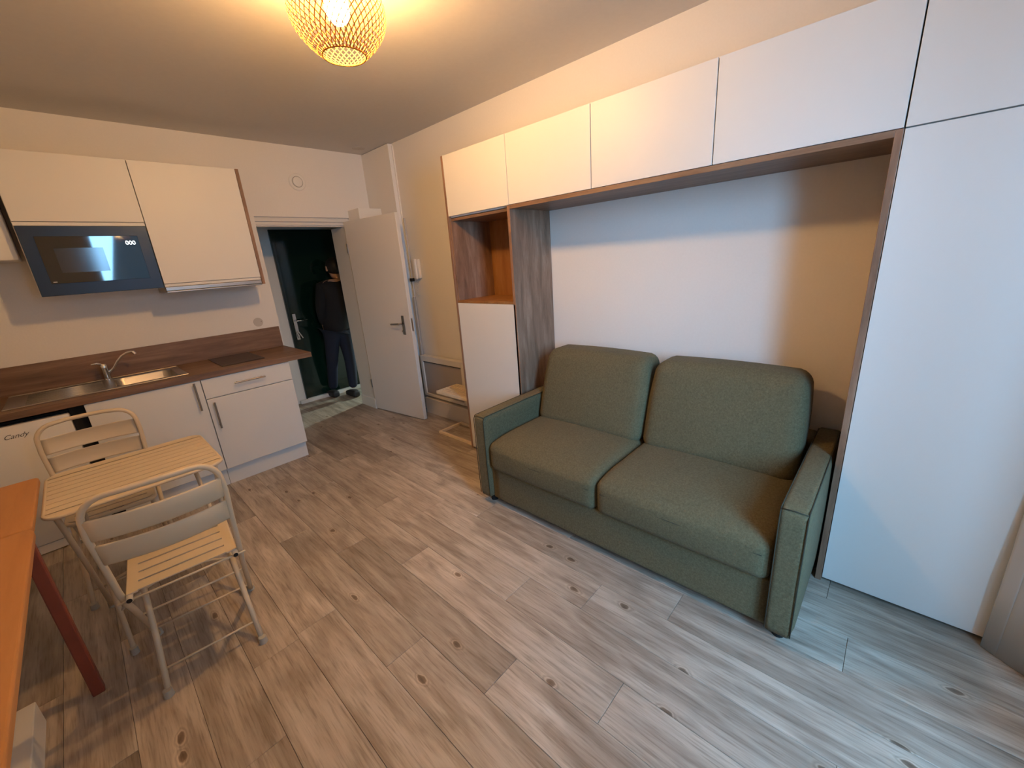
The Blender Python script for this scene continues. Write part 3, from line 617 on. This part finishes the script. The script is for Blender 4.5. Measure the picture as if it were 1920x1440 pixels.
def make_chair(label, loc, rz):
    # local: +y is the front, back at y = 0
    c = thing('folding_chair', label, 'chair', loc, rz, 'cream metal folding chairs')
    SZ = 0.447; wt, ws, wf = 0.187, 0.172, 0.180; zt = 0.852
    # back tube: one bent tube, front feet at its two ends
    pts = []
    L_ = [(-wf, 0.375, 0.006), (-wf, 0.30, 0.10), (-ws-0.004, 0.12, 0.32), (-ws-0.006, 0.055, 0.40), (-ws-0.008, 0.022, 0.47), (-(ws+wt)/2-0.004, 0.0, 0.60), (-wt-0.003, -0.014, 0.72)]
    top = []
    r = 0.075; zc = zt-r
    for k in range(7):
        a = math.pi-k/6*math.pi/2; top.append((-wt+r+r*math.cos(a), -0.016-0.012*(k/6), zc+r*math.sin(a)))
    arc_top = [(x, -0.030-0.012*math.cos(x/wt*1.4), zt+0.004*math.cos(x/wt*1.5)) for x in (-0.07, -0.035, 0, 0.035, 0.07)]
    full = L_+top+arc_top+[(-x, y, z) for x, y, z in reversed(top)]+[(-x, y, z) for x, y, z in reversed(L_)]
    bf = MB().tube(full, 0.0105, 12).done('back_frame', 'cream', c, 'all')
    for sx in (-1, 1): MB().lathe([(0.0, 0), (0.0175, 0), (0.0145, 0.028), (0, 0.028)], (sx*wf, 0.377, 0), 12).done('rubber_foot', 'rubber', bf, True)
    # two curved back slats
    for z0, z1 in ((0.700, 0.782), (0.602, 0.684)):
        m = MB(); nx = 14; rows = []
        for iz, z in enumerate((z0, z0+0.006, z1-0.006, z1)):
            row = []
            for i in range(nx+1):
                u = -1+2*i/nx; wz = ws+(wt-ws)*(z-0.45)/0.35; row.append((u*wz, -0.012-0.035*(1-u*u)-(z-0.6)*0.08+(0.004 if iz in (0, 3) else 0), z))
            rows.append(row)
        for th in (0, 1):
            vs = [[m.b.verts.new((x, y+(0.0025 if th else 0), z)) for x, y, z in row] for row in rows]
            for A, B in zip(vs, vs[1:]):
                for i in range(nx): m.b.faces.new((A[i], A[i+1], B[i+1], B[i]))
            if th: v1 = vs
            else: v0 = vs
        for A, B in ((v0[0], v1[0]), (v0[-1], v1[-1])):
            for i in range(nx): m.b.faces.new((A[i], A[i+1], B[i+1], B[i]))
        for e in (0, nx):
            for j in range(3): m.b.faces.new((v0[j][e], v0[j+1][e], v1[j+1][e], v1[j][e]))
        m.done('back_slat', 'cream', c, 'all')
    # seat: side tubes with open rear ends, five sheet slats
    sw = 0.160
    ring = [(-sw, 0.0, SZ-0.011), (-sw, 0.27, SZ-0.007), (-sw, 0.31, SZ-0.007)]+[(-sw+0.04-0.04*math.cos(R(90*k/6)), 0.31+0.04*math.sin(R(90*k/6)), SZ-0.007) for k in range(1, 7)]
    ring = ring+[(-x, y, z) for x, y, z in reversed(ring)]
    st = MB().tube(ring, 0.0105, 12).done('seat_frame', 'cream', c, 'all')
    for sx in (-1, 1): MB().lathe([(0, 0), (0.0082, 0), (0.0082, 0.0012), (0, 0.0012)], (sx*sw, -0.0012, SZ-0.011), 14, 'Y').done('tube_mouth', 'blackhole', st)
    n = 5; y0, y1 = 0.022, 0.338; pw = (y1-y0)/n
    for k in range(n):
        m = MB(); ya = y0+pw*k; m_ = m
        rr_slat(m_, -sw+0.004, sw-0.004, ya+0.0055, ya+pw-0.0055, SZ-0.001, SZ+0.003, 0, 0.03 if k == n-1 else 0)
        m_.done('seat_slat', 'cream', c)
    for x0_, x1_ in ((-sw-0.006, -sw+0.026), (sw-0.026, sw+0.006)): MB().box((x0_, y0, SZ-0.0025), (x1_, y1-0.02, SZ+0.0031), 0.001).done('seat_edge', 'cream', c)
    # rear legs: from the seat front down to the rear feet
    for sx in (-1, 1):
        lg = MB().tube([(sx*0.158, -0.015, 0.006), (sx*0.150, 0.10, 0.17), (sx*0.146, 0.22, 0.34), (sx*0.145, 0.285, SZ-0.02)], 0.0105, 12).done('leg', 'cream', c, 'all')
        MB().lathe([(0.0, 0), (0.0175, 0), (0.0145, 0.028), (0, 0.028)], (sx*0.159, -0.017, 0), 12).done('rubber_foot', 'rubber', lg, True)
    for p, q in (((-ws-0.022, 0.014, SZ-0.018), (ws+0.022, 0.014, SZ-0.018)), ((-0.157, 0.035, 0.078), (0.157, 0.035, 0.078)), ((-wf, 0.325, 0.068), (wf, 0.325, 0.068)), ((-ws-0.002, 0.165, 0.262), (ws+0.002, 0.165, 0.262))):
        MB().tube([p, q], 0.0042, 8).done('rod', 'cream', c, 'all')
    return c
c1 = make_chair('cream metal folding chair in front, its grey-lit back towards the viewer', (-2.347, -2.290, 0), R(-5.5))
def copy_tree(o, parent=None):
    c = o.copy(); COL.objects.link(c); c.parent = parent
    for ch in o.children: copy_tree(ch, c)
    return c
c2 = copy_tree(c1); c2.location = (-2.478, -1.075, 0); c2.rotation_euler = (0, 0, R(180-3))
c2['label'] = 'cream metal folding chair on the far side of the table, before the refrigerator'

# ================================================================== ORANGE WOOD TABLES (left foreground)
def orange_table(label, x0, x1, y0, y1, z, legs, rcorner=0.02):
    t = thing('wooden_table', label, 'table', ((x0+x1)/2, (y0+y1)/2, 0), 0, 'orange wood tables at the left edge'); f = off(t)
    m = MB(); rr_slat(m, f((x0, 0, 0))[0], f((x1, 0, 0))[0], f((0, y0, 0))[1], f((0, y1, 0))[1], z-0.026, z, rcorner, rcorner)
    o = m.done('tabletop', 'orange', t); o.data.materials[0] = M['orange']
    mm = o.modifiers.new('b', 'BEVEL'); mm.width = 0.006; mm.segments = 3; mm.limit_method = 'ANGLE'
    for (x, y) in legs:
        wbox(t, 'leg', 'redwood', (x-0.018, y-0.018, 0), (x+0.018, y+0.018, z-0.027), 0.004)
    return t
orange_table('orange wooden table with a reddish leg, touching the left side of the bistro table', -3.10, -2.657, -2.085, -1.52, 0.742, ((-2.690, -2.050), (-3.06, -2.05), (-3.06, -1.56)))
orange_table('nearer orange wooden tabletop in the lower left corner', -3.10, -2.650, -3.30, -2.105, 0.748, ((-3.06, -2.14), (-3.06, -3.26), (-2.69, -3.26)), 0.03)

# ================================================================== BAMBOO LAMP
LX, LY = -1.42, -2.405
t = thing('ceiling_lamp', 'round woven bamboo ceiling lamp glowing warm', 'lamp', (LX, LY, 2.262))
hz = H-2.262
def prof(u):    # u 0..1 bottom->top
    z = 0.0+0.268*u
    a = -1.20+2.40*u
    r_ = 0.172*math.cos(a*1.05)**0.66
    return max(r_, 0.066), z
def ribbons(dirn, count, width, roff):
    m = MB(); n = 34
    for k in range(count):
        a0 = 2*math.pi*k/count; prv = None
        for i in range(n+1):
            u = i/n; r_, z = prof(u); r_ += roff; a = a0+dirn*1.35*(u-0.5)
            da = width/2/r_
            cur = [m.b.verts.new((r_*math.cos(a-da), r_*math.sin(a-da), z)), m.b.verts.new((r_*math.cos(a+da), r_*math.sin(a+da), z))]
            if prv: m.b.faces.new((prv[0], prv[1], cur[1], cur[0]))
            prv = cur
    return m
sh = ribbons(1, 44, 0.0042, 0.0).done('woven_shade', 'bamboo', t, kind='stuff')
ribbons(-1, 44, 0.0042, 0.0018).done('woven_shade', 'bamboo', t, kind='stuff')
for u, rr in ((0.0, 0.0025), (1.0, 0.0025)):
    r_, z = prof(u); MB().tube([(r_*math.cos(2*math.pi*k/40), r_*math.sin(2*math.pi*k/40), z) for k in range(40)], rr, 6, closed=True).done('rim_ring', 'bamboo', t, 'all')
MB().lathe([(0.0, hz-0.001), (0.080, hz-0.001), (0.080, hz-0.008), (0.074, hz-0.022), (0.0, hz-0.022)], (0, 0, 0), 32).done('ceiling_rose', 'rose', t, True)
MB().lathe([(0.018, hz-0.022), (0.020, hz-0.065), (0.0, hz-0.066)], (0, 0, 0), 20).done('socket', 'rose', t, True)
MB().lathe([(0.0, 0.098), (0.018, 0.102), (0.036, 0.118), (0.045, 0.146), (0.040, 0.175), (0.024, 0.205), (0.016, 0.228), (0.0, 0.23)], (0, 0, 0), 24).done('bulb', 'bulb', t, 'all')

# ================================================================== CURTAIN at the right edge
m = MB(); path = []
P = [(-0.412, -4.500), (-0.440, -4.535), (-0.482, -4.598), (-0.540, -4.640), (-0.60, -4.655)]
for i in range(len(P)-1):
    for k in range(10):
        s_ = k/10; x = P[i][0]+(P[i+1][0]-P[i][0])*s_; y = P[i][1]+(P[i+1][1]-P[i][1])*s_; path.append((x, y))
path.append(P[-1])
zs = [0.004, 0.3, 0.7, 1.1, 1.6, 2.1, 2.47]
rows = []
for z in zs:
    row = []
    for i, (x, y) in enumerate(path):
        ph = i*0.72; am = 0.012*(0.6+0.4*z/2.47)
        row.append(m.b.verts.new((x+am*math.sin(ph)*0.8-0.02*(z < 0.6), y+am*math.sin(ph), z)))
    rows.append(row)
for A, B in zip(rows, rows[1:]):
    for i in range(len(path)-1): m.b.faces.new((A[i], A[i+1], B[i+1], B[i]))
o = m.done('curtain', 'curtain', smooth='all'); md = o.modifiers.new('s', 'SOLIDIFY'); md.thickness = 0.002
tag(base(o, (-0.5, -4.58, 0.0)), 'white full-length curtain gathered beside the wardrobe at the right edge', 'curtain')
o = MB().tube([(-0.41, -4.66, 2.50), (-2.3, -4.66, 2.50)], 0.012, 12).done('curtain_rod', 'white', smooth='all')
tag(base(o, (-1.35, -4.66, 2.50)), 'white curtain rod above the balcony window', 'curtain rod')

# ================================================================== PERSON in the lobby, in front of the green door
ps = thing('person', 'person in black jacket and dark jeans standing in the lobby before the green door', 'person', (-0.26, 0.76, 0))
f = off(ps)
def skin(name, mat, verts, edges, parent, sub=2, root=0):
    me = bpy.data.meshes.new(name); me.from_pydata([v[:3] for v in verts], edges, []); o = bpy.data.objects.new(name, me); COL.objects.link(o); o.parent = parent
    o.modifiers.new('skin', 'SKIN'); 
    if not me.skin_vertices: 
        bpy.context.view_layer.objects.active = o
    sv = me.skin_vertices[0].data
    for i, v in enumerate(verts):
        rr = v[3]; sv[i].radius = rr if isinstance(rr, tuple) else (rr, rr)
        sv[i].use_root = (i == root)
    s = o.modifiers.new('sub', 'SUBSURF'); s.levels = sub; s.render_levels = sub
    dg = bpy.context.evaluated_depsgraph_get(); bpy.context.view_layer.update()
    me2 = bpy.data.meshes.new_from_object(o.evaluated_get(dg)); o.modifiers.clear(); o.data = me2
    me2.materials.clear(); me2.materials.append(M[mat])
    for p in me2.polygons: p.use_smooth = True
    return o
hip = (-0.03, -0.01, 0.86)
LF_, RF_ = (-0.165, 0.115, 0.06), (-0.015, -0.125, 0.06)
bodyv = [(-0.03, -0.01, 0.88, 0.13), (-0.02, 0.0, 1.05, 0.12), (0.03, 0.01, 1.22, 0.135), (0.07, 0.01, 1.33, 0.10), (0.08, 0.01, 1.40, 0.052), (0.085, 0.02, 1.46, 0.06), (0.085, 0.025, 1.52, 0.088), (0.085, 0.025, 1.575, 0.07),
         (-0.11, 0.0, 1.33, 0.055), (-0.165, -0.01, 1.08, 0.042), (-0.13, 0.08, 0.88, 0.030),
         (0.24, 0.01, 1.33, 0.055), (0.29, -0.01, 1.08, 0.042), (0.30, 0.05, 0.88, 0.030),
         (-0.10, 0.0, 0.80, 0.085), (-0.15, 0.02, 0.47, 0.055), (-0.165, 0.125, 0.10, 0.036),
         (0.04, -0.02, 0.80, 0.085), (0.02, -0.09, 0.47, 0.055), (-0.01, -0.10, 0.10, 0.036)]
bodye = [(0, 1), (1, 2), (2, 3), (3, 4), (4, 5), (5, 6), (6, 7), (3, 8), (8, 9), (9, 10), (3, 11), (11, 12), (12, 13), (0, 14), (14, 15), (15, 16), (0, 17), (17, 18), (18, 19)]
def hand(vs, es, w, tip):     # palm and five fingers, hanging relaxed
    i0 = len(vs); d = Vector(tip)-Vector(vs[w][:3]); d.normalize()
    side = Vector((0, 1, 0)); side = (side-d*side.dot(d)).normalized(); nrm = d.cross(side)
    pc = Vector(vs[w][:3])+d*0.06; vs.append((*pc, 0.026)); es.append((w, i0)); P0 = Vector(vs[w][:3])
    for j, (o_, ln) in enumerate(((-0.028, 0.060), (-0.010, 0.070), (0.009, 0.066), (0.027, 0.052))):
        b0 = pc+side*o_+d*0.02; k = len(vs)
        vs.append((*b0, 0.009)); vs.append((*(b0+d*ln*0.5+nrm*0.004), 0.0085)); vs.append((*(b0+d*ln+nrm*0.018), 0.0075))
        es += [(i0, k), (k, k+1), (k+1, k+2)]
    b0 = P0+d*0.035-side*0.030; k = len(vs); vs.append((*b0, 0.011)); vs.append((*(b0+d*0.035-side*0.018), 0.0095)); es += [(i0, k), (k, k+1)]
hand(bodyv, bodye, 10, (-0.115, 0.11, 0.78)); hand(bodyv, bodye, 13, (0.30, 0.07, 0.78))
skin('body', 'skin', bodyv, bodye, ps)
jv = [(-0.03, -0.01, 0.73, 0.165), (-0.025, 0.0, 0.92, 0.16), (-0.01, 0.0, 1.06, 0.155), (0.03, 0.01, 1.22, 0.165), (0.07, 0.01, 1.34, 0.115), (0.08, 0.01, 1.41, 0.075),
      (-0.11, 0.0, 1.32, 0.075), (-0.17, -0.01, 1.08, 0.062), (-0.135, 0.075, 0.895, 0.048), (0.24, 0.01, 1.32, 0.075), (0.295, -0.01, 1.08, 0.062), (0.30, 0.045, 0.895, 0.048)]
skin('jacket', 'jacket', jv, [(0, 1), (1, 2), (2, 3), (3, 4), (4, 5), (4, 6), (6, 7), (7, 8), (4, 9), (9, 10), (10, 11)], ps)
tv = [(-0.03, -0.01, 0.96, 0.150), (-0.10, 0.0, 0.76, 0.098), (-0.15, 0.02, 0.47, 0.070), (-0.165, 0.12, 0.10, 0.056), (0.04, -0.02, 0.76, 0.098), (0.02, -0.09, 0.47, 0.070), (-0.01, -0.10, 0.10, 0.056)]
skin('jeans', 'jeans', tv, [(0, 1), (1, 2), (2, 3), (0, 4), (4, 5), (5, 6)], ps)
for n_, (x, y) in (('shoe', (-0.165, 0.115)), ('shoe', (-0.01, -0.11))):
    MB().pillow((x-0.045, y-0.07, 0.0), (x+0.045, y+0.17 if y > 0 else y+0.18, 0.085), 0.03, n=8, tf=lambda p, y=y: Vector((p.x, p.y, p.z*(1-0.35*max(0, (p.y-y-0.02)/0.16))))).done('shoe', 'shoe', ps, 'all')
m = MB(); bmesh.ops.create_icosphere(m.b, subdivisions=3, radius=0.1, matrix=Matrix.Translation((0.085, 0.012, 1.545)) @ Matrix.Diagonal((0.92, 1.05, 1.0, 1)))
bmesh.ops.delete(m.b, geom=[v for v in m.b.verts if v.co.y > 0.065 and v.co.z < 1.56 or v.co.z < 1.455], context='VERTS'); m.done('hair', 'hair', ps, 'all')
m = MB()
for sx in (-1, 1): m.pillow((0.085+sx*0.032-0.012, 0.100, 1.518), (0.085+sx*0.032+0.012, 0.116, 1.530), 0.004, n=3)
m.done('eyes', 'ink', ps, 'all')
MB().pillow((0.075, 0.100, 1.488), (0.095, 0.130, 1.515), 0.007, n=4).done('nose', 'skin', ps, 'all')
MB().pillow((0.062, 0.098, 1.462), (0.108, 0.112, 1.470), 0.003, n=3).done('mouth', 'redwood', ps, 'all')
for sx in (-1, 1): MB().pillow((0.085+sx*0.088-0.008, 0.0, 1.495), (0.085+sx*0.088+0.008, 0.035, 1.55), 0.007, n=4).done('ear', 'skin', ps, 'all')
